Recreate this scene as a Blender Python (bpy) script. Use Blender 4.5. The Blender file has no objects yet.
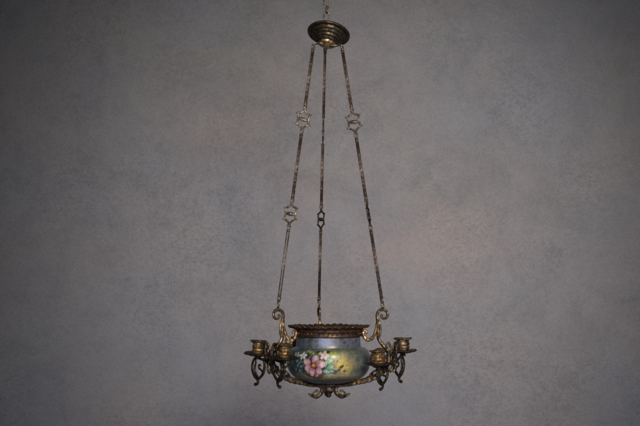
import bpy, math, random
import numpy as np
from mathutils import Vector, Matrix, noise

# ------------------------------------------------------------------ camera
random.seed(7)
C = bpy.context.scene.collection
scene = bpy.context.scene
S = 0.0027          # metres per photo pixel at the chandelier's axis
D = 2.2             # camera distance to the axis
EYE = 290           # photo row of the eye level
cd = bpy.data.cameras.new('camera')
cam = bpy.data.objects.new('camera', cd); C.objects.link(cam)
cam.location = (0, -D, 0); cam.rotation_euler = (math.pi/2, 0, 0)
cd.sensor_width = 36; cd.lens = 36*D/(640*S)
cd.shift_y = (EYE-213)/640
cd.clip_start = 0.05; cd.clip_end = 50
scene.camera = cam
# ------------------------------------------------------------------ world + lamps
w = bpy.data.worlds.new('World'); scene.world = w; w.use_nodes = True
bg = w.node_tree.nodes['Background']
bg.inputs[0].default_value = (1.0, 0.96, 0.86, 1); bg.inputs[1].default_value = 0.06

def area(name, loc, target, sx, sy, power, col, spread=180):
    l = bpy.data.lights.new(name, 'AREA'); l.shape = 'RECTANGLE'; l.size = sx; l.size_y = sy
    l.energy = power; l.color = col; l.spread = math.radians(spread)
    o = bpy.data.objects.new(name, l); C.objects.link(o); o.location = loc
    o.rotation_euler = (Vector(target)-Vector(loc)).to_track_quat('-Z', 'Y').to_euler()
    return o
def spot(name, loc, target, power, col, ang, blend, rad):
    l = bpy.data.lights.new(name, 'SPOT'); l.energy = power; l.color = col
    l.spot_size = math.radians(ang); l.spot_blend = blend; l.shadow_soft_size = rad
    o = bpy.data.objects.new(name, l); C.objects.link(o); o.location = loc
    o.rotation_euler = (Vector(target)-Vector(loc)).to_track_quat('-Z', 'Y').to_euler()
    return o
area('window_light', (-0.45, -3.0, 0.75), (0.0, 0.0, -0.05), 1.1, 0.8, 10, (0.90, 0.93, 1.0))
spot('wall_vignette_spot', (0.50, -2.1, 0.72), (0.19, 1.25, 0.17), 325, (1.0, 0.915, 0.885), 56, 1.0, 0.42)  # added spot; its soft cone edge makes the wall fall off outward
area('low_fill', (0.2, -1.2, -1.25), (0.1, 1.2, -0.4), 1.2, 0.6, 8, (0.56, 0.62, 1.0))
scene.view_settings.view_transform = 'Standard'; scene.view_settings.look = 'None'
scene.view_settings.exposure = 0; scene.view_settings.gamma = 1

# ------------------------------------------------------------------ materials
def newmat(name):
    m = bpy.data.materials.new(name); m.use_nodes = True
    nt = m.node_tree
    return m, nt, nt.nodes['Principled BSDF']
def tex(nt, kind, vec, **kw):
    n = nt.nodes.new(kind)
    nt.links.new(vec, n.inputs['Vector'])
    for k, v in kw.items(): n.inputs[k].default_value = v
    return n
def ramp(nt, fac, stops):
    r = nt.nodes.new('ShaderNodeValToRGB'); nt.links.new(fac, r.inputs[0])
    cr = r.color_ramp
    while len(cr.elements) < len(stops): cr.elements.new(0.5)
    for e, (p, c) in zip(cr.elements, stops): e.position = p; e.color = tuple(c)+(1,)
    return r
def coords(nt, which='Object'):
    return nt.nodes.new('ShaderNodeTexCoord').outputs[which]
def mapping(nt, vec, scale=(1,1,1), rot=(0,0,0)):
    m = nt.nodes.new('ShaderNodeMapping'); nt.links.new(vec, m.inputs[0])
    m.inputs['Scale'].default_value = scale; m.inputs['Rotation'].default_value = rot
    return m.outputs[0]
def bump(nt, h, strength, dist, prev=None):
    b = nt.nodes.new('ShaderNodeBump'); nt.links.new(h, b.inputs['Height'])
    b.inputs['Strength'].default_value = strength; b.inputs['Distance'].default_value = dist
    if prev: nt.links.new(prev, b.inputs['Normal'])
    return b.outputs[0]
def mixc(nt, fac, a, b, mode='MIX'):
    n = nt.nodes.new('ShaderNodeMix'); n.data_type = 'RGBA'; n.blend_type = mode
    if isinstance(fac, float): n.inputs[0].default_value = fac
    else: nt.links.new(fac, n.inputs[0])
    for s, i in ((a, 6), (b, 7)):
        if isinstance(s, tuple): n.inputs[i].default_value = s+(1,)
        else: nt.links.new(s, n.inputs[i])
    return n.outputs[2]

def brass(name, dark, mid, bright, rough=0.42, metal=0.85, lo=0.38, hi=0.62):
    m, nt, p = newmat(name); v = coords(nt)
    n1 = tex(nt, 'ShaderNodeTexNoise', v, Scale=110.0, Detail=5.0, Roughness=0.65)
    r = ramp(nt, n1.outputs[0], [(lo, dark), ((lo+hi)/2, mid), (hi, bright)])
    n2 = tex(nt, 'ShaderNodeTexNoise', v, Scale=420.0, Detail=3.0)
    gr = ramp(nt, n2.outputs[0], [(0.55, (0,0,0)), (0.7, (0.5,0.5,0.5))])
    c = mixc(nt, gr.outputs[0], r.outputs[0], tuple(0.5*x for x in dark))
    nt.links.new(c, p.inputs['Base Color'])
    p.inputs['Metallic'].default_value = metal
    rr = ramp(nt, n1.outputs[0], [(0.35, (rough+.2,)*3), (0.65, (rough-.08,)*3)])
    nt.links.new(rr.outputs[0], p.inputs['Roughness'])
    nt.links.new(bump(nt, n2.outputs[0], 0.5, 0.0006), p.inputs['Normal'])
    return m
M_BRONZE = brass('aged_bronze', (0.028,0.021,0.014), (0.12,0.084,0.05), (0.33,0.23,0.13), 0.48)
M_GOLD = brass('worn_gilt_brass', (0.05,0.032,0.018), (0.32,0.20,0.095), (0.70,0.47,0.23), 0.44)
M_CUP = brass('golden_cup_brass', (0.05,0.032,0.016), (0.30,0.175,0.075), (0.68,0.44,0.20), 0.38)
M_DARK = brass('darkened_brass', (0.016,0.014,0.011), (0.038,0.030,0.021), (0.11,0.072,0.042), 0.5)
M_CHAIN = brass('tarnished_chain_brass', (0.038,0.03,0.025), (0.09,0.067,0.052), (0.19,0.138,0.098), 0.5)
M_PALE = brass('pale_rubbed_brass', (0.05,0.042,0.03), (0.14,0.115,0.078), (0.27,0.225,0.155), 0.5)
M_CANOPY = brass('olive_patina_brass', (0.020,0.018,0.012), (0.048,0.037,0.023), (0.105,0.072,0.04), 0.5)
M_COLLAR = brass('brown_collar_brass', (0.025,0.02,0.014), (0.085,0.05,0.03), (0.20,0.105,0.055), 0.52)
M_POLISH = brass('bright_knob_brass', (0.4,0.3,0.06), (0.7,0.52,0.13), (0.85,0.65,0.2), 0.25)

def wall_material():
    m, nt, p = newmat('grey_trowelled_plaster'); v = coords(nt)
    wd = tex(nt, 'ShaderNodeTexNoise', v, Scale=3.0, Detail=2.0)
    add = nt.nodes.new('ShaderNodeVectorMath'); add.operation = 'MULTIPLY_ADD'
    nt.links.new(wd.outputs['Color'], add.inputs[0]); add.inputs[1].default_value = (0.35,0.35,0.35); nt.links.new(v, add.inputs[2])
    wv = add.outputs[0]
    big = tex(nt, 'ShaderNodeTexNoise', v, Scale=1.5, Detail=7.0, Roughness=0.62)
    c = ramp(nt, big.outputs[0], [(0.36, (0.250,0.256,0.268)), (0.5, (0.268,0.262,0.262)), (0.64, (0.288,0.270,0.264))]).outputs[0]
    # washed patches that are really in the plaster: centre (photo px), radius, colour
    for px, py, rx, ry, colr, am in ((425,250,120,62,(0.325,0.285,0.272),.8),(475,118,95,42,(0.266,0.280,0.298),.6),(235,190,75,60,(0.262,0.270,0.288),.75),(215,60,90,30,(0.275,0.270,0.25),.6),(480,185,55,30,(0.235,0.228,0.228),.7),(300,150,60,40,(0.300,0.290,0.288),.5),(560,300,60,70,(0.262,0.250,0.252),.6),(140,300,90,60,(0.272,0.272,0.288),.5)):
        mp = nt.nodes.new('ShaderNodeMapping'); mp.vector_type = 'POINT'; nt.links.new(wv, mp.inputs[0])
        q = S*(1+1.25/D); X, Zw = (px-320)*q+.175, (EYE-py)*q+.175
        sx, sz = 1/(rx*q), 1/(ry*q)
        mp.inputs['Scale'].default_value = (sx, 0, sz); mp.inputs['Location'].default_value = (-X*sx, 0, -Zw*sz)
        ln = nt.nodes.new('ShaderNodeVectorMath'); ln.operation = 'LENGTH'; nt.links.new(mp.outputs[0], ln.inputs[0])
        r = ramp(nt, ln.outputs['Value'], [(0.15, (am,)*3), (1.0, (0,0,0))]); r.color_ramp.interpolation = 'EASE'
        c = mixc(nt, r.outputs[0], c, colr)
    med = tex(nt, 'ShaderNodeTexNoise', wv, Scale=9.0, Detail=8.0, Roughness=0.72)
    c2 = ramp(nt, med.outputs[0], [(0.33, (0.88,0.89,0.905)), (0.5, (1,1,1)), (0.7, (1.08,1.075,1.06))])
    c = mixc(nt, 1.0, c, c2.outputs[0], 'MULTIPLY')
    # scuffed, crazed trowel marks, only here and there
    mk = tex(nt, 'ShaderNodeTexNoise', mapping(nt, v, (62, 62, 84), (0, 0.5, 0)), Scale=1.0, Detail=6.0, Roughness=0.8)
    mk.inputs['Distortion'].default_value = 0.5
    c3 = ramp(nt, mk.outputs[0], [(0.36, (0.84,0.845,0.85)), (0.48, (1,1,1)), (0.62, (1.05,1.05,1.05))])
    zone = tex(nt, 'ShaderNodeTexNoise', v, Scale=2.1, Detail=4.0, Roughness=0.6)
    zr = ramp(nt, zone.outputs[0], [(0.40, (0.12,)*3), (0.62, (0.95,)*3)])
    cm = mixc(nt, zr.outputs[0], (1.0,1.0,1.0), c3.outputs[0])
    c = mixc(nt, 1.0, c, cm, 'MULTIPLY')
    gr = tex(nt, 'ShaderNodeTexNoise', v, Scale=170.0, Detail=4.0, Roughness=0.7)
    c4 = ramp(nt, gr.outputs[0], [(0.3, (0.85,)*3), (0.5, (1,)*3), (0.7, (1.12,)*3)])
    c = mixc(nt, 1.0, c, c4.outputs[0], 'MULTIPLY')
    nt.links.new(c, p.inputs['Base Color'])
    p.inputs['Roughness'].default_value = 0.62
    p.inputs['Specular IOR Level'].default_value = 0.35
    b = bump(nt, med.outputs[0], 0.30, 0.010)
    # short trowel ridges that catch the light
    tr = tex(nt, 'ShaderNodeTexNoise', mapping(nt, wv, (34, 34, 80), (0, -0.35, 0)), Scale=1.0, Detail=7.0, Roughness=0.7)
    zt = tex(nt, 'ShaderNodeTexNoise', v, Scale=1.3, Detail=3.0)
    trz = mixc(nt, ramp(nt, zt.outputs[0], [(0.42, (0,0,0)), (0.6, (1,1,1))]).outputs[0], (0.5,0.5,0.5), tr.outputs[0])
    b = bump(nt, trz, 0.7, 0.007, b)
    b = bump(nt, cm, 0.7, 0.004, b)
    b = bump(nt, gr.outputs[0], 0.4, 0.0014, b)
    nt.links.new(b, p.inputs['Normal'])
    return m

def glass_material():
    m, nt, p = newmat('painted_opal_glass'); v = coords(nt); p.inputs['Specular IOR Level'].default_value = 0.4
    a = nt.nodes.new('ShaderNodeAttribute'); a.attribute_name = 'paint'
    n = tex(nt, 'ShaderNodeTexNoise', v, Scale=160.0, Detail=4.0)
    r = ramp(nt, n.outputs[0], [(0.3, (0.72,)*3), (0.55, (1.0,)*3), (0.75, (1.15,)*3)])
    nt.links.new(mixc(nt, 1.0, a.outputs[0], r.outputs[0], 'MULTIPLY'), p.inputs['Base Color'])
    p.inputs['Roughness'].default_value = 0.42
    p.inputs['Coat Weight'].default_value = 0.4; p.inputs['Coat Roughness'].default_value = 0.26
    n2 = tex(nt, 'ShaderNodeTexNoise', v, Scale=60.0, Detail=2.0)
    nt.links.new(bump(nt, n2.outputs[0], 0.25, 0.001), p.inputs['Normal'])
    return m

# ------------------------------------------------------------------ mesh helpers (all lengths in photo pixels, scaled by S)
class MB:
    def __init__(s): s.v = []; s.f = []
    def grid(s, rows, closed=True, caps=True):
        """rows: list of rings of equal length"""
        b = len(s.v); n = len(rows[0])
        for r in rows: s.v += [tuple(x*S for x in p) for p in r]
        for i in range(len(rows)-1):
            for j in range(n if closed else n-1):
                k = (j+1) % n
                s.f.append((b+i*n+j, b+i*n+k, b+(i+1)*n+k, b+(i+1)*n+j))
        if caps:
            s.f.append(tuple(b+j for j in reversed(range(n))))
            s.f.append(tuple(b+(len(rows)-1)*n+j for j in range(n)))
    def lathe(s, prof, n=48, wob=None, ctr=(0,0,0), mat=None, closed=False):
        rows = []
        for i, (r, z) in enumerate(prof):
            ring = []
            for j in range(n):
                a = 2*math.pi*j/n
                rr, zz = (wob(i, a, r, z) if wob else (r, z))
                p = Vector((rr*math.cos(a), rr*math.sin(a), zz))
                if mat is not None: p = mat @ p
                ring.append((p.x+ctr[0], p.y+ctr[1], p.z+ctr[2]))
            rows.append(ring)
        if closed: rows.append(rows[0])
        s.grid(rows, caps=not closed)
    def sweep(s, pts, rad, normal=(0,1,0), flat=1.0, seg=10, mod=None, ends=True, loop=False):
        """tube along 3-D pts; rad = function of t (0..1) or number; flat = half thickness along normal / radius"""
        P = [Vector(p) for p in pts]; N = Vector(normal).normalized(); n = len(P)
        rows = []
        for i, p in enumerate(P):
            if loop: t = P[(i+1) % n]-P[(i-1) % n]
            else: t = P[min(i+1, n-1)]-P[max(i-1, 0)]
            t.normalize()
            side = t.cross(N)
            if side.length < 1e-4: side = t.cross(Vector((1, 0.01, 0)))
            side.normalize(); up = side.cross(t).normalized()
            u = i/(n-1)
            r = rad(u) if callable(rad) else rad
            if mod: r *= mod(u)
            rows.append([tuple(p+side*(r*math.cos(2*math.pi*k/seg))+up*(r*flat*math.sin(2*math.pi*k/seg))) for k in range(seg)])
        if loop: rows.append(rows[0]); s.grid(rows, caps=False)
        else: s.grid(rows, caps=ends)
    def ball(s, c, r, sc=(1,1,1), n=14):
        rows = []
        for i in range(1, n):
            a = math.pi*i/n
            rows.append([(c[0]+r*sc[0]*math.sin(a)*math.cos(2*math.pi*k/16), c[1]+r*sc[1]*math.sin(a)*math.sin(2*math.pi*k/16), c[2]+r*sc[2]*math.cos(a)) for k in range(16)])
        s.grid(rows[::-1])
    def build(s, name, mat, parent=None, loc=(0,0,0), rot=None, smooth=True, bevel=0):
        me = bpy.data.meshes.new(name); me.from_pydata(s.v, [], s.f); me.update()
        me.materials.append(mat)
        if smooth: me.polygons.foreach_set('use_smooth', [True]*len(me.polygons))
        o = bpy.data.objects.new(name, me); C.objects.link(o)
        if parent: o.parent = parent
        o.location = tuple(x*S for x in loc)
        if rot is not None: o.rotation_euler = rot if not isinstance(rot, Matrix) else rot.to_euler()
        return o
def spline(pts, k=8):
    P = [Vector(p) for p in pts]; out = []
    for i in range(len(P)-1):
        p0 = P[max(i-1, 0)]; p1 = P[i]; p2 = P[i+1]; p3 = P[min(i+2, len(P)-1)]
        for j in range(k):
            t = j/k
            out.append(0.5*((2*p1)+(p2-p0)*t+(2*p0-5*p1+4*p2-p3)*t*t+(3*p1-p0-3*p2+p3)*t**3))
    out.append(P[-1]); return out
def xz(pts): return [(x, 0, z) for x, z in pts]
def spiral(cx, cz, r0, r1, a0, a1, n=9):
    out = []
    for i in range(n):
        t = i/(n-1); r = r0+(r1-r0)*t; a = math.radians(a0+(a1-a0)*t)
        out.append((cx+r*math.cos(a), cz+r*math.sin(a)))
    return out
def taper(a, b, c=None):
    if c is None: return lambda t: a+(b-a)*t
    return lambda t: a+(b-a)*t*2 if t < .5 else b+(c-b)*(t-.5)*2

# ------------------------------------------------------------------ wall (the setting)
m = MB()
W = 1.25/S
m.grid([[(-1500, W, -1000), (1500, W, -1000), (1500, W+60, -1000), (-1500, W+60, -1000)],
        [(-1500, W, 1400), (1500, W, 1400), (1500, W+60, 1400), (-1500, W+60, 1400)]])
wall = m.build('wall', wall_material(), smooth=False)
wall['kind'] = 'structure'; wall['label'] = 'grey trowelled plaster wall with faint mottling'

# ------------------------------------------------------------------ chandelier root
BASE = -108
root = bpy.data.objects.new('chandelier', None); C.objects.link(root)
root.location = (8.5*S, 0, BASE*S); root.empty_display_size = 0.05
root['label'] = 'antique brass chandelier with flower-painted glass bowl and candle arms hanging on three rod chains'
root['category'] = 'chandelier'
Z = lambda z: z-BASE           # eye-level based height -> root based height

# ---- glass bowl with a painted front
def bowl_profile():
    out = [(31.6,-44.5),(31.7,-48),(31.9,-52),(32.2,-55),(32.8,-56.6),(35.4,-57.6),(38.6,-59.4),(40.7,-63),(41.5,-70),(41,-76),(39,-81.5),(35,-86),(28.5,-89.6),(20,-91.8),(12,-92.8),(4,-93.2)]
    pts = [(p.x, p.z) for p in spline(xz(out), 14)]
    inner = [(4,-91),(12,-91),(20,-90),(30,-86),(37,-79),(39.4,-71),(38.5,-64),(34,-59),(31,-55),(30.3,-50),(30,-44.5)]
    return pts, [(p.x, p.z) for p in spline(xz(inner), 4)]
def srgb(r, g, b):
    f = lambda c: (c/255/12.92 if c/255 < 0.04045 else ((c/255+0.055)/1.055)**2.4)
    return np.array([f(r), f(g), f(b)])
def paint(A, Y):
    """A: arc position in px right of the front centre, Y: photo row. returns colours"""
    def nz(sx, sy, seed, o=0):
        r = np.random.RandomState(seed); out = np.zeros_like(A)
        for k in range(7):
            fx, fy, ph = r.uniform(-1, 1)*sx, r.uniform(-1, 1)*sy, r.uniform(0, 6.28)
            out += np.sin(A*fx+Y*fy+ph+1.3*np.sin(A*sx*.37*r.uniform(.5,1.5)+Y*sy*.41+ph))
        return out/4.0
    col = np.empty(A.shape+(3,)); n1 = nz(.14, .25, 1); n2 = nz(.45, .6, 2); n3 = nz(.08, .5, 5)
    def mix(cc, mask, c):
        mk = np.clip(mask, 0, 1)[..., None]; return cc*(1-mk)+c*mk
    sm = lambda e0, e1, x: (lambda t: t*t*(3-2*t))(np.clip((x-e0)/(e1-e0), 0, 1))
    col[:] = srgb(92, 116, 108)
    col = mix(col, .5+.5*n1, srgb(74, 88, 88))
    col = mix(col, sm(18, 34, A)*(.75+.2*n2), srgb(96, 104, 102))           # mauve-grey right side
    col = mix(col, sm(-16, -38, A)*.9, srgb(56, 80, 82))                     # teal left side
    neck = sm(351, 345, Y)
    col = mix(col, neck*.9, srgb(104, 112, 124))
    col = mix(col, neck*sm(.15, .9, n2)*.8, srgb(66, 66, 68))
    col = mix(col, neck*np.exp(-((A+6)/9)**2)*.6, srgb(170, 184, 214))  # pale window highlight painted into the neck colour
    col = mix(col, neck*sm(.2, .9, nz(.3,.5,8))*.6, srgb(124, 116, 152))
    col = mix(col, neck*sm(.5, 1.2, -n2)*.5, srgb(84, 84, 66))
    strk = nz(1.1, .25, 21); col = mix(col, sm(.3, 1.2, strk)*.30, srgb(60, 70, 66)); col = mix(col, sm(.3, 1.2, -nz(.5, 1.3, 22))*.28, srgb(140, 146, 138))
    # yellow cloud
    col = mix(col, np.exp(-((A-11)/15)**2-((Y-366)/12)**2)*.95*(.8+.3*n2), srgb(212, 184, 84))
    col = mix(col, np.exp(-((A-0)/9)**2-((Y-355)/4)**2)*.8, srgb(190, 202, 96))
    col = mix(col, np.exp(-((A+2)/30)**2-((Y-377)/3.2)**2)*.9, srgb(190, 176, 120))
    col = mix(col, sm(374, 378, Y)*np.exp(-((A+2)/40)**2)*sm(-.2, .8, n3)*.8, srgb(78, 64, 48))
    col = mix(col, sm(376, 380, Y)*.8, srgb(84, 78, 60)); col = mix(col, np.exp(-((Y-378.6)/.8)**2)*.6, srgb(150, 132, 96))
    cx = lambda px: 41.4*math.asin(max(-1, min(1, (px-329)/41.4)))
    edge = lambda d: np.clip(.5-d*1.6, 0, 1)
    def ell(px, py, rx, ry, ang, c, al=1.0, shade=None):
        nonlocal col
        a = math.radians(ang); dx = A-cx(px); dy = -(Y-py)
        u = dx*math.cos(a)+dy*math.sin(a); v = -dx*math.sin(a)+dy*math.cos(a)
        d = (np.sqrt((u/rx)**2+(v/ry)**2)-1)*min(rx, ry)
        cc = np.array(c)
        if shade is not None:
            t = np.clip((u/rx+1)/2, 0, 1)[..., None]; cc = np.array(shade)*(1-t)+cc*t
            cc = cc*(1+.12*np.sin(v*3.2+u*.9)+.16*n2)[..., None]
        mk = (edge(d)*al)[..., None]; col = col*(1-mk)+cc*mk
    BL = srgb(28, 34, 30)
    # dark foliage patches behind
    for x, y, rx, ry, a in ((325,366,4.6,2.6,70),(323,373,4.5,2.6,20),(333,371.6,4.4,1.8,10),(310,375,6,2.4,-10),(305,370,3.5,2.4,60),(320,352.5,5,1.5,0),(308,356,4,2,30),(329,354,3,2,50),(317,377,7,2,0),(330,366.5,4,1.3,0),(303,359,3,1.6,0),(318,363,9,9,0)):
        ell(x, y, rx, ry, a, BL, .75)
    # leaves
    G1, G2 = srgb(160, 204, 156), srgb(60, 108, 72)
    for x, y, rx, ry, a in ((328.6,361.6,4.4,2.9,30),(326,364,3.2,1.6,70),(329.6,368.2,4.6,2.9,38),(326.6,371.4,3.6,2.1,-10),(331.6,371,3,1.4,-25)):
        ell(x, y, rx+.6, ry+.6, a, BL, .55); ell(x, y, rx, ry, a, G1, .95, G2)
        ell(x+.4, y+.3, rx*.8, .35, a, srgb(214,236,214), .7)
    for x, y, rx, ry, a in ((310,352.5,2.4,1.1,20),(313,353.3,2,1,-30),(319.5,354,2.6,1.2,50),(331,353.6,3,1.3,25),(334,352.5,2.2,1,-20),(337,356,2.4,1,-30),(327.5,350.8,2,.9,0),(307,351.5,2,.9,40)):
        ell(x, y, rx, ry, a, srgb(200,206,84), .9, srgb(120,134,50))
    for x, y, r in ((308,353.5,1.2),(321.5,354.4,1.3),(328,352,1.6),(330.5,357,1.4),(340.8,367,1.7),(338.5,370,1.5),(342.5,365.5,.9),(335,372.5,2),(344,371,1),(337,361,.7)):
        ell(x, y, r*1.3, r*.9, 25, srgb(38,44,28), .9)
    # small white blossoms
    def blossom(x, y, r, c, n=5, rot=0, cen=srgb(220,190,90)):
        for k in range(n):
            a = math.radians(rot+k*360/n)
            ell(x+r*.62*math.cos(a), y-r*.62*math.sin(a), r*.52, r*.34, math.degrees(a), c, .95)
        ell(x, y, r*.25, r*.25, 0, cen, 1)
    blossom(304, 356, 3.6, srgb(226,226,220), rot=90); blossom(297.5, 355, 3, srgb(200,206,206), rot=60)
    blossom(324.5, 355.6, 4.2, srgb(238,212,206), rot=80)
    for x, y in ((298.5,361),(302,361.5),(299,365.5),(302.3,366.4),(300.4,363.4),(297,369),(300.5,370)):
        ell(x, y, 1.1, .6, 60, srgb(206,216,216), .9)
    for x, y in ((298.6,368),(301.2,368.6),(303,364)): ell(x, y, 1, .8, 0, srgb(20,34,44), .8)
    # pink rose-like flower
    P1, P2 = srgb(238,194,192), srgb(182,112,116)
    FX, FY = 314.6, 365.4
    for x, y, rx, ry, a in ((311,373,3,2.2,10),(319,373.5,3.6,2,-20),(314.5,375.5,3,1.6,0)):
        ell(x, y, rx, ry, a, srgb(150,50,50), .8)
    for dx, dy, rx, ry, a in ((1.4,6.0,3.9,3.3,78),(-6.4,3.4,3.6,2.9,158),(-5.6,-2.4,3.6,2.6,206),(6.2,1.2,4.2,3.6,8),(4.4,-5.6,3.0,2.8,-55),(-1.8,-6.0,3.4,2.8,250)):
        ell(FX+dx, FY-dy, rx*1.1+.5, ry*1.1+.5, a, srgb(84,38,46), .6)
        ell(FX+dx, FY-dy, rx*1.1, ry*1.1, a, P1, 1, P2)
        ell(FX+dx*1.2, FY-dy*1.2+.2, rx*.5, ry*.5, a+25, srgb(246,214,214), .7)
    for x, y, rx, ry, a in ((311.6,375.2,2,1.2,-20),(316.4,376,2.2,1.1,15),(319.6,372.4,1.8,1.3,40),(308.5,372.4,1.6,1,60)):
        ell(x, y, rx, ry, a, srgb(236,196,186), .9, srgb(190,110,110))
    ell(FX, FY+.2, 3.0, 2.8, 0, srgb(110,48,36)); ell(FX, FY, 2.1, 1.9, 0, srgb(210,134,56)); ell(FX-.4, FY-.5, .9, .8, 0, srgb(240,190,96))
    # grime, fine brush streaks and crazing in the old glaze, then the overall tone
    h1 = nz(1.7, .5, 31); h2 = nz(.7, 2.2, 32); h3 = nz(2.6, 2.4, 33)
    g = 1+.10*n2+.06*n1+.15*h1+.13*h2-.25*sm(.6, 1.0, np.abs(h3))
    lum = col.mean(-1, keepdims=True); col = lum+(col-lum)*.92
    vv = .60+.24*np.exp(-((A-6)/16)**2-((Y-364)/14)**2)+.22*sm(350, 346, Y)*np.exp(-((A+5)/13)**2)  # lighter round the flower; last term strengthens the painted neck highlight
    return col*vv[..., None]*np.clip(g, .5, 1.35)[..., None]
outp, inp = bowl_profile()
n = 760
ang = np.arange(n)/n*2*np.pi
prof = outp+inp+[outp[0]]
R = np.array([p[0] for p in prof]); ZZ = np.array([p[1] for p in prof])
V = np.stack([R[:,None]*np.cos(ang)[None,:], R[:,None]*np.sin(ang)[None,:], np.repeat(ZZ[:,None]-BASE, n, 1)], -1)*S
ni = len(prof); idx = np.arange(ni*n).reshape(ni, n)
nx = np.roll(idx, -1, 1)
F = np.stack([idx[:-1], idx[1:], nx[1:], nx[:-1]], -1).reshape(-1, 4)[:, ::-1]
me = bpy.data.meshes.new('glass_bowl'); me.from_pydata(V.reshape(-1,3).tolist(), [], F.tolist()); me.update()
me.polygons.foreach_set('use_smooth', [True]*len(me.polygons))
aa = (ang+np.pi/2+np.pi) % (2*np.pi) - np.pi               # 0 at the front (-Y), + to the right
A = np.repeat((aa*41.4)[None,:], ni, 0); Yp = 290-ZZ[:,None]/(1-.048*np.cos(aa)[None,:])
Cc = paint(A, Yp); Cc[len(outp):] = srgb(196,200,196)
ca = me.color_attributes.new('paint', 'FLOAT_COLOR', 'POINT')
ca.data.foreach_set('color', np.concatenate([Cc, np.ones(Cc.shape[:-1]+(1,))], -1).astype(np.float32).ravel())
me.materials.append(glass_material())
bowl = bpy.data.objects.new('glass_bowl', me); C.objects.link(bowl); bowl.parent = root

# ---- brass collar with a scalloped flaring rim
m = MB()
NS = 38
cp = [(31.3,-46.2),(33.6,-46),(34,-45),(33.4,-44),(33.0,-42.6),(33.8,-41.4),(34.6,-41),(34.3,-40),(34.8,-38.8),(36.2,-37.8),(38.6,-37.1),(40.6,-36.6),(40.8,-35.9),(38.6,-35.9),(36.2,-36.6),(34,-37.6),(32.4,-39.5),(31.2,-42)]
def wob(i, a, r, z):
    k = {8:.15,9:.4,10:.8,11:1,12:1,13:.8,14:.4,15:.15}.get(i, 0)
    s = abs(math.sin(a*NS/2))
    j = math.sin(a*5+1)*.25+math.sin(a*11)*.2
    return r+k*(s*1.2-.9+j*.6), z+k*(s*1.25-.6+j)
m.lathe([(r, Z(z)) for r, z in cp], 456, wob, closed=True)
collar = m.build('collar', M_COLLAR, root)
m = MB()
for k in range(48):                                       # beading under the rim
    a = 2*math.pi*k/48; m.ball((33.9*math.cos(a), 33.9*math.sin(a), Z(-42.7)), .75, n=8)
m.build('beaded_band', M_BRONZE, collar)

# ---- hub and finial below the bowl
m = MB(); m.lathe([(0.5,Z(-92.5)),(15,Z(-92.6)),(16,Z(-93.6)),(13,Z(-94.6)),(9.5,Z(-95.5)),(8.3,Z(-97.5)),(8.6,Z(-99.5)),(7.2,Z(-101)),(6,Z(-101.8)),(.5,Z(-102))], 40)
hub = m.build('base_cup', M_BRONZE, root)
m = MB(); m.lathe([(.5,Z(-101.6)),(3.8,Z(-101.9)),(4,Z(-103)),(2.4,Z(-104)),(3,Z(-105)),(2.6,Z(-106.6)),(.4,Z(-107.8))], 24)
m.build('finial', M_DARK, hub)

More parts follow.
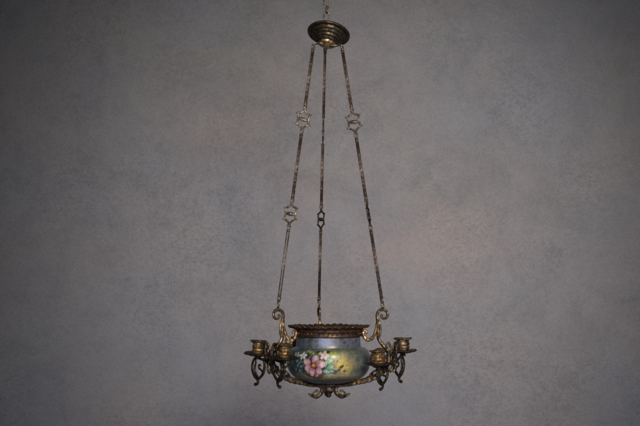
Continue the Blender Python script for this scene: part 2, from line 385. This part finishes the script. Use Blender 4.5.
# ---- three scroll arms
AZ = [212.5, 334.5, 99.6]
def leafy(seed, amp=.25, f=34):
    r = random.Random(seed); ph = r.uniform(0, 6); amp *= .4
    return lambda t: 1+amp*math.sin(t*f+ph)*math.sin(t*f*.43+ph*2)
arms = []
for ai, az in enumerate(AZ):
    e = math.radians(az)
    m = MB()
    sp = spiral(58.6, -24.4, 6.4, 2.4, 175, -165, 11)
    stem = sp[::-1]+[(52.6,-29),(53.0,-37),(53.2,-44),(54.4,-49),(58.5,-54),(62.5,-58.5),(64,-65),(62,-74),(55,-82),(45,-86.8),(32,-90.8),(19,-93.8),(11,-95),(7.6,-98.8),(9.4,-103.4),(14.6,-105.8),(20,-104.2),(23.5,-102.6)]
    pts = [(p.x, 0, Z(p.z)) for p in spline(xz(stem), 9)]
    def rr(t):
        if t < .3: return 1.15+t/.3*.5
        if t < .62: return 1.65+(t-.3)/.32*.3
        if t < .93: return 2.2
        return 2.2-(t-.93)/.07*1.3
    m.sweep(pts, rr, flat=.75, mod=leafy(ai+3, .22, 90), seg=12)
    m.ball((58.3-1.6, 0, Z(-24.6)), 1.5)
    m.ball((13.6,0,Z(-100.2)), 1.5)
    # inner curl of the foot scroll
    q = spline([(x,0,Z(z)) for x, z in [(20,-104.2),(17.5,-101.6),(15,-99.6),(13.4,-100.6)]], 6); m.sweep(q, taper(1,.7), flat=.8)
    # leaf on the stem
    q = spline([(x,0,Z(z)) for x,z in [(53,-47),(55,-42),(55.4,-36),(54.4,-31),(55.6,-29)]], 6); m.sweep(q, taper(1.6,1.3,.7), flat=.8)
    # tendril lying against the bowl
    q = spline([(x,0,Z(z)) for x,z in [(58,-78),(51,-78.5),(47,-81),(43,-86),(38.5,-89.6),(34.5,-88.6)]], 7); m.sweep(q, taper(1.1,1.2,.6), flat=.8); m.ball((34.5,0,Z(-88.4)),1.3)
    # filler scroll between stem and bowl
    q = spline([(x,0,Z(z)) for x,z in [(61,-58),(54,-57.5),(48,-60.5),(45.5,-67),(47.5,-73.5),(52.5,-75),(55.5,-71),(53,-68)]], 7); m.sweep(q, taper(1.3,1.3,.6), flat=.75)
    # acanthus leaf wrapped round the lower arm: curling pointed lobes
    lf = MB(); rl = random.Random(ai+40)
    AP = [(63,-72),(58,-79),(51,-84),(43,-87.6),(35,-90),(27,-92),(20,-93.6)]
    ap = spline(xz(AP), 4)
    lf.sweep([(p.x,0,Z(p.z)) for p in ap], taper(2.4,3.0,1.7), flat=.9, mod=lambda t: 1+.13*math.sin(t*55))
    for k in range(2, len(ap)-3, 2):
        p, d = ap[k], (ap[k+1]-ap[k-1]).normalized(); nn = Vector((d.z, 0, -d.x))
        if nn.z < 0: nn = -nn
        for sd, up in ((-1,.7),(1,.7),(0,1)):
            L = rl.uniform(2.6, 4.2)*(1-.35*k/len(ap)); sgn = -1 if sd else 1
            a0 = p; a1 = p+nn*L*.55*up*sgn*(1 if sd == 0 else .5)-d*L*.3+Vector((0,sd*1.9,0)); a2 = p+nn*L*up*(1 if sd == 0 else -.35)-d*L*.9+Vector((0,sd*2.2,0))
            lf.sweep([(q_.x,q_.y,Z(q_.z)) for q_ in spline([a0,a1,a2], 4)], taper(1.25,1.1,.35), normal=(0,1,.2), flat=.7, seg=8)
    # bracket reaching outward to the pair of candle arms
    br = MB(); q = spline([(x,0,Z(z)) for x,z in [(63,-59),(66,-61.5),(69.5,-64),(70.5,-68),(68,-71.5),(65,-70.5),(65.5,-67.8)]], 7); br.sweep(q, taper(1.5,1.3,.7), flat=.8)
    q = spline([(x,0,Z(z)) for x,z in [(62,-70),(67,-69),(71,-64),(72,-57),(71,-52.5),(73,-50),(75.5,-51.5),(74.5,-54)]], 7); br.sweep(q, taper(1.5,1.4,.7), flat=.8)
    for k in range(7): br.ball((69.5+.6*math.sin(k*2), .8*math.cos(k*2.4), Z(-60-k*1.7)), 1.3, n=8)
    am = m.build('scroll_arm', M_BRONZE, root, rot=(0,0,e))
    arms.append(am)
    lf.build('acanthus_leaf', M_GOLD if ai == 1 else M_BRONZE, am)
    br.build('outer_bracket', M_DARK, am)
    m = MB()
    q = spline([(x,0,Z(z)) for x,z in [(52.2,-32),(50.8,-39),(48.5,-45),(45,-48.4),(41,-48.6),(38.4,-45.5),(37.6,-42),(39,-39.8),(41,-41),(40.4,-43.4)]], 7)
    m.sweep(q, taper(1.4,1.9,1.2), flat=.9, mod=lambda t: 1+.12*math.sin(t*50))
    m.build('collar_scroll', M_GOLD, am)
    if ai == 0:
        m = MB(); m.lathe([(.4,-3.2),(1.6,-2.9),(2.8,-1.6),(3.1,0),(2.8,1.6),(1.6,2.9),(1.2,3.4),(1.8,4.2),(.5,4.6)], 24)
        m.build('thumb_screw', M_POLISH, am, (45.5, -2.5, Z(-49.5)))

# ---- candle arms : (dish centre in photo px x,y, depth px), bracket centre
def unproj(px, py, dep):
    k = 1+dep*S/D
    return Vector(((px-320)*k-8.5, dep, (EYE-py)*k))
def candle(px, py, dep, centre, seed, gold, tilt=(0,0), cs=1.0, cupm=None, ly=(0,.95)):
    c = unproj(px, py, dep)
    d = Vector((c.x-centre[0], c.y-centre[1], 0)); L = d.length; yaw = math.atan2(d.y, d.x)
    dz = centre[2]-c.z                                    # height of the root above the dish
    m = MB(); rnd = random.Random(seed)
    q = spline([(-L,0,dz-1),(-L*.72,0,dz*.8-3.5),(-L*.4,0,dz*.3-4.2),(-L*.15,0,-3.4),(0,0,-2.6)], 8)
    m.sweep(q, taper(1.5,1.2,1.5), flat=.9, mod=leafy(seed,.2,30))
    m.lathe([(.6,-5),(2.2,-4.6),(2.8,-3.6),(2,-2.6),(3.4,-1.4),(.6,-1)], 20)
    lyr = lambda P: [(x+ly[0], 0, -2+(z+2)*ly[1]) for x, z in P]
    # lyre shaped drop
    q = spline(lyr([(1.5,-2.6),(5.5,-6.5),(7.4,-13),(6,-19.5),(2.4,-24),(-1.6,-26.6),(-2.4,-29.5),(-1,-31.6),(1.2,-32.4)]), 7); m.sweep(q, taper(1.0,1.75,1.2), flat=.8, mod=leafy(seed+5,.12,22)); m.ball(tuple(q[-1]),1.7)
    q = spline(lyr([(-8,-2.8+dz*.4),(-10.6,-7.5),(-11,-13.5),(-9,-19.5),(-5,-24.2),(-2,-27)]), 7); m.sweep(q, taper(1.2,1.6,1.2), flat=.8)
    q = spline(lyr([(3.4,-4.4),(2.2,-9),(3.2,-14),(1.6,-19.6),(-2.6,-24.5)]), 7); m.sweep(q, taper(.8,1.1,.8), flat=.8)
    q = spline(lyr([(-9.8,-18.5),(-6.2,-15.6),(-3.2,-14.4),(-2.4,-11.6),(-4.6,-10.4),(-5.6,-12.2)]), 6); m.sweep(q, taper(.9,1.1,.8), flat=.8)
    # upper curl beside the cup
    q = spline(xz([(-L*.55,dz*.5-3.6),(-L*.6,4+dz*.4),(-L*.72,9.5+dz*.5),(-L*.5,12+dz*.4),(-L*.42,8.5+dz*.4),(-L*.53,7+dz*.4)]), 6); m.sweep(q, taper(1.3,1.1,.6), flat=.8)
    o = m.build('candle_arm', M_DARK, root, (c.x, c.y, Z(c.z)), (tilt[0], tilt[1], yaw))
    # drip pan
    m = MB()
    pr = [(1,-2.2),(4,-2),(8,-1.2),(11.5,.2),(12.9,.9),(13.3,.4),(13.6,1.0),(13.0,1.6),(11,1.0),(7,0),(3,-.5),(.6,-.5)]
    m.lathe(pr, 64, lambda i, a, r, z: (r*(1+(.025*math.sin(a*16) if r > 10 else 0)), z+(.35*math.sin(a*3+seed) if r > 9 else 0)))
    m.build('drip_pan', M_DARK, o)
    # cup
    m = MB()
    h = 12.6
    pr = [(.8,-.6),(3.6,-.4),(4.2,0.4),(5.4,1.2),(5.9,2.0),(5.5,2.7),(6.1,3.4),(6.3,4.6),(5.9,5.6),(5.5,5.9),(6.1,6.5),(6.2,7.8),(5.7,8.6),(5.4,8.9),(5.7,9.5),(5.5,10.4),(6.0,11),(4.7,11),(4.6,6),(4.4,1.5),(.6,1.2)]
    pr = [(r*cs, z*1.04) for r, z in pr]
    m.lathe(pr, 60, lambda i, a, r, z: (r*(1+.012*math.sin(a*20)), z))
    cup = m.build('candle_cup', cupm or (M_CUP if gold else M_BRONZE), o)
    m = MB()
    pr = [(4.8,10.9),(6,11),(7.2,11.5),(8.1,12.3),(8.2,12.8),(7.4,12.6),(6,12.1),(4.8,11.9)]
    pr = [(r*cs, z*1.04) for r, z in pr]
    m.lathe(pr, 60, lambda i, a, r, z: (r*(1+((.04*math.sin(a*10)+.05*math.sin(a*2+seed)) if r > 6.5 else 0)), z+(.3*math.sin(a*3+seed) if r > 6.5 else 0)), closed=True)
    m.build('cup_lip', M_BRONZE, o)
cl = unproj(271, 356, -44)
candle(258, 354.5, -30, cl, 1, True, (0, math.radians(-4)), .95, ly=(.5,.9))
candle(284, 358.5, -60, cl, 2, True, (0, math.radians(4)), .93, ly=(-6,.84))
cr = unproj(391, 361, -26)
candle(378.5, 364.5, -44, cr, 3, True, (0,0), 1.05, ly=(-5,.72))
candle(403, 351.5, -8, cr, 4, False, (0, math.radians(-2)), 1.06, ly=(-6,.9))
cb = Vector((-11.6, 70, -64))
def post(centre, yaw, parent):
    m = MB()
    for sd in (-1, 1):
        m.sweep(spline(xz([(0,-12),(sd*.7,-5),(sd*.9,2),(sd*2.2,8.5),(sd*4.6,11.8),(sd*7,10),(sd*6.4,7.2),(sd*4.8,7.8)]), 6), taper(1.1,1.3,.7), flat=.8)
        m.sweep(spline(xz([(0,-4),(sd*3.4,-7.5),(sd*4.4,-12.5),(sd*2.2,-16.5),(sd*.6,-14.4),(sd*1.8,-12.6)]), 6), taper(1.1,1.1,.6), flat=.8)
    m.ball((0,0,-13),1.5); m.ball((0,0,3.5),1.5,(1,1,1.4))
    m.build('scroll_post', M_BRONZE, root, (centre[0],centre[1],Z(centre[2])), (0,0,yaw))
post(cl, math.radians(-40), root); post(cr+Vector((1,0,6)), math.radians(35), root); post(cb, 0, root)
for sgn, sd in ((-1, 5), (1, 6)):
    v = cb+Vector((21*sgn, 2*sgn, 0)); k = 1+v.y*S/D
    candle((v.x+8.5)/k+320, EYE-v.z/k, v.y, cb, sd, False)

# ---- canopy
tilt = Matrix.Rotation(math.radians(9.5), 3, 'Y') @ Matrix.Rotation(math.radians(-15), 3, 'X')
cc = (0.2, 0, Z(256.5))
m = MB()
pr = [(.5,2.6),(8,3.2),(16,2.6),(20.6,1.2),(21.5,.2),(21.4,-.9),(20.4,-1.5),(19.2,-1.2),(18.2,-.3),(17.4,-.4),(17,-1.6),(16.8,-3),(15.9,-3.6),(15,-3.2),(14.6,-3.6),(14.6,-5.4),(13.8,-6.2),(12.9,-5.8),(12.3,-6.2),(12.2,-7.8),(11.4,-8.6),(10.4,-8.2),(9.8,-8.8),(9.2,-10.2),(8,-10.8),(6.6,-11.6),(4,-12.2),(.5,-12.4)]
m.lathe(pr, 72, ctr=(0,0,0))
canopy = m.build('canopy', M_CANOPY, root, cc, tilt)
m = MB(); m.lathe([(.4,-12),(7.8,-11.0),(8.8,-11.9),(6.4,-13.4),(3,-14.4),(.5,-14.6)], 32)
m.build('boss', M_GOLD, canopy)
m = MB()                                                   # three-armed hanging plate
tops = []
inv = tilt.inverted()
for az, (px, py) in zip(AZ, ((313.6, 44.5), (341.6, 45.5), (325.2, 47.5))):
    dep = 14*math.sin(math.radians(az)); wp = unproj(px, py, dep); tops.append(wp)
    loc = inv @ (Vector((wp.x-cc[0], wp.y-cc[1], Z(wp.z)-cc[2])))
    q = spline([(0,0,-13.4),tuple(Vector((loc.x*.5, loc.y*.5, -13.8))),tuple(loc*0.92+Vector((0,0,-.2))),tuple(loc)], 6)
    m.sweep(q, taper(2.2,1.5,1.1), normal=(0,0,1), flat=.4)
    m.ball(tuple(loc), 1.3, n=8)
m.build('hanging_plate', M_PALE, canopy)

# ---- the three rod chains
def link_loop(m, c, ax, side, half, wid, r):
    """closed oval link in the plane (ax, side)"""
    nrm = ax.cross(side)
    pts = []
    for k in range(28):
        a = 2*math.pi*k/28
        pts.append(c+ax*(half*math.sin(a)*(1))+side*(wid*math.copysign(abs(math.cos(a))**.7, math.cos(a))))
    m.sweep(pts, r, normal=nrm, seg=8, loop=True)
def frame_rot(axis, twist):
    z = axis.normalized(); x = Vector((1,0,0)); x = (x-z*x.dot(z)).normalized(); y = z.cross(x)
    x2 = x*math.cos(twist)+y*math.sin(twist); y2 = z.cross(x2)
    return Matrix((x2, y2, z)).transposed()
def rod_mesh(L, pale):
    m = MB(); h = L/2
    for sx in (-1, 1):
        m.sweep([(sx*1.05,0,-h+1.2),(sx*1.05,0,h-1.2)], .62, normal=(0,1,0), seg=8)
    if not pale:
        m.grid([[(-.9,-.45,z),(.9,-.45,z),(.9,.45,z),(-.9,.45,z)] for z in (-h+1, h-1)])
        for i in range(5):
            m.ball((0, 0, -h+3+(L-6)*i/4), .8, (1.5,.9,1.2), n=8)
    for sz in (-1, 1):
        m.ball((0,0,sz*(h-1)), 1.85, (1,.8,.6), n=8)
        m.ball((0,0,sz*(h-.1)), 1.2, (1,.8,.9), n=8)
    return m
def medallion_mesh(H=11.5, Wd=6.6):
    m = MB()
    top, bot = (0,0,H-2), (0,0,-H+2)
    for sx in (-1, 1):
        P = [top,(sx*2.2,0,H-4.6),(sx*Wd*.95,0,H*.46),(sx*Wd*.86,0,0),(sx*Wd*.95,0,-H*.40),(sx*2.4,0,-H+4.8),bot]
        m.sweep(spline(P, 6), 1.0, flat=.8, seg=8)
        for sz, f in ((1,.46),(-1,.40)):
            m.sweep([(sx*Wd*.92,0,sz*H*f),(sx*(Wd+1.0),0,sz*(H*f+.6)),(sx*(Wd+2.1),0,sz*(H*f+.3))], taper(.9,.4), seg=8)
    m.sweep([(-Wd*.85,0,0),(-3,0,.4),(0,0,0),(3,0,-.4),(Wd*.85,0,0)], lambda t: .8+1.2*math.sin(t*math.pi), flat=.6, seg=8)
    for k in range(6):
        a = k*math.pi/3; m.ball((2.1*math.cos(a)*1.25,0,1.25*math.sin(a)), .95, (1,.9,1), n=8)
    m.ball((0,0,0), 1.5, (1.2,1.1,.9), n=8)
    for s in (-1, 1):
        m.sweep([(.0+1.2*math.cos(t*math.pi/5), 0, s*(H-1)+1.3*math.sin(t*math.pi/5)) for t in range(10)], .55, loop=True, seg=8)
    return m
# fractions along the photo rows: (kind, y0, y1, twist deg, material)
CH = [
 [('ring',45,48,0,0),('rod',47.5,106,20,M_CHAIN),('ring',105,110,0,0),('med',108,131,8,M_PALE),('ring',129,134,0,0),('rod',133,199,20,M_CHAIN),('ring',198,204,0,0),('med',202,226,-22,M_PALE),('ring',224,230,0,0),('rod',229,297,15,M_PALE),('ring',296,302,0,0),('ring',300,308,90,0)],
 [('ring',45,49,0,0),('rod',48,109,-15,M_CHAIN),('ring',107,112,0,0),('med',110,134,-12,M_CHAIN),('ring',132,138,0,0),('rod',137,202,-10,M_CHAIN),('ring',200,206,0,0),('med',203,226,76,M_DARK),('ring',224,230,0,0),('rod',229,300,-20,M_CHAIN),('ring',298,303,90,0),('ring',301,308,0,0)],
 [('ring',48,52,0,0),('rod',51,119,42,M_CHAIN),('med',118,144,88,M_CHAIN),('rod',143,206,30,M_CHAIN),('ring',204,210,0,0),('med',208,231,58,M_DARK),('ring',229,233,0,0),('rod',232,298,35,M_CHAIN),('ring',297,301,0,0),('ring',299.5,306,90,0)],
]
BOW = (-0.1, 0.2, 0.0)
for ci, (items, az, top) in enumerate(zip(CH, AZ, tops)):
    e = math.radians(az)
    bot = Vector((58.3*math.cos(e), 58.3*math.sin(e), -18.2))
    ax = (top-bot); Lt = ax.length; axn = ax.normalized()
    y_top, y_bot = EYE-top.z/(1+top.y*S/D), EYE-bot.z/(1+bot.y*S/D)
    def at(y):
        # invert the perspective row to a fraction
        lo, hi = 0.0, 1.0
        for _ in range(40):
            f = (lo+hi)/2; p = top.lerp(bot, f)
            if EYE-p.z/(1+p.y*S/D) < y: lo = f
            else: hi = f
        f = (lo+hi)/2
        return top.lerp(bot, f)+Vector((BOW[ci]*math.sin(f*math.pi), 0, 0))
    o0 = at((y_top+y_bot)/2); ch = None
    for kind, y0, y1, tw, mt in items:                       # the top ring is the chain part itself, the rest its sub-parts
        if kind != 'ring': continue
        m = MB(); a, b = at(y0), at(y1); R3 = frame_rot(axn, math.radians(tw+35)); side = R3 @ Vector((1,0,0))
        link_loop(m, Vector((0,0,0)), axn, side, (a-b).length/2, 1.6, .6)
        c = (a+b)/2
        if ch is None: o0 = c; ch = m.build('hanging_chain', M_CHAIN, root, (c.x, c.y, Z(c.z)))
        else: m.build('joining_ring', M_CHAIN, ch, tuple(c-o0))
    for kind, y0, y1, tw, mt in items:
        if kind == 'ring': continue
        a, b = at(y0), at(y1); c = (a+b)/2-o0; L = (a-b).length
        Rm = frame_rot(axn, math.radians(tw))
        jit = Matrix.Rotation(math.radians(random.uniform(-1,1)), 3, 'Y')
        if kind == 'rod': rod_mesh(L-1.5, mt is M_PALE).build('rod', mt, ch, tuple(c), Rm)
        else: medallion_mesh(L/2, 5.9).build('medallion', mt, ch, tuple(c), Rm @ jit)

# ---- suspension chain going up out of the picture
m = MB(); m.lathe([(.5,-1),(4.5,-.8),(4.6,.4),(2.6,1),(1.6,2.2),(1.5,6.2),(2,7),(.5,7.6)], 24)
base = Vector((-2.0, 0, Z(259.6)))
sus = m.build('suspension_chain', M_CHAIN, root, tuple(base))
z = 7.2
for k in range(9):
    m = MB(); hl = (6.6, 3.4)[k % 2]
    tw = math.radians([12, 80][k % 2]); side = Vector((math.cos(tw), math.sin(tw), 0))
    link_loop(m, Vector((0,0,0)), Vector((0,0,1)), side, hl, 2.7, .85)
    m.build('link', M_PALE, sus, (0.25*math.sin(k), 0, z+hl-.9)); z += 2*hl-2.1

for o in bpy.data.objects:                                  # soften edges where lathes meet hard angles
    if o.type == 'MESH' and o.name != 'wall':
        o.data.shade_smooth()
scene.render.resolution_x = 1024; scene.render.resolution_y = 682
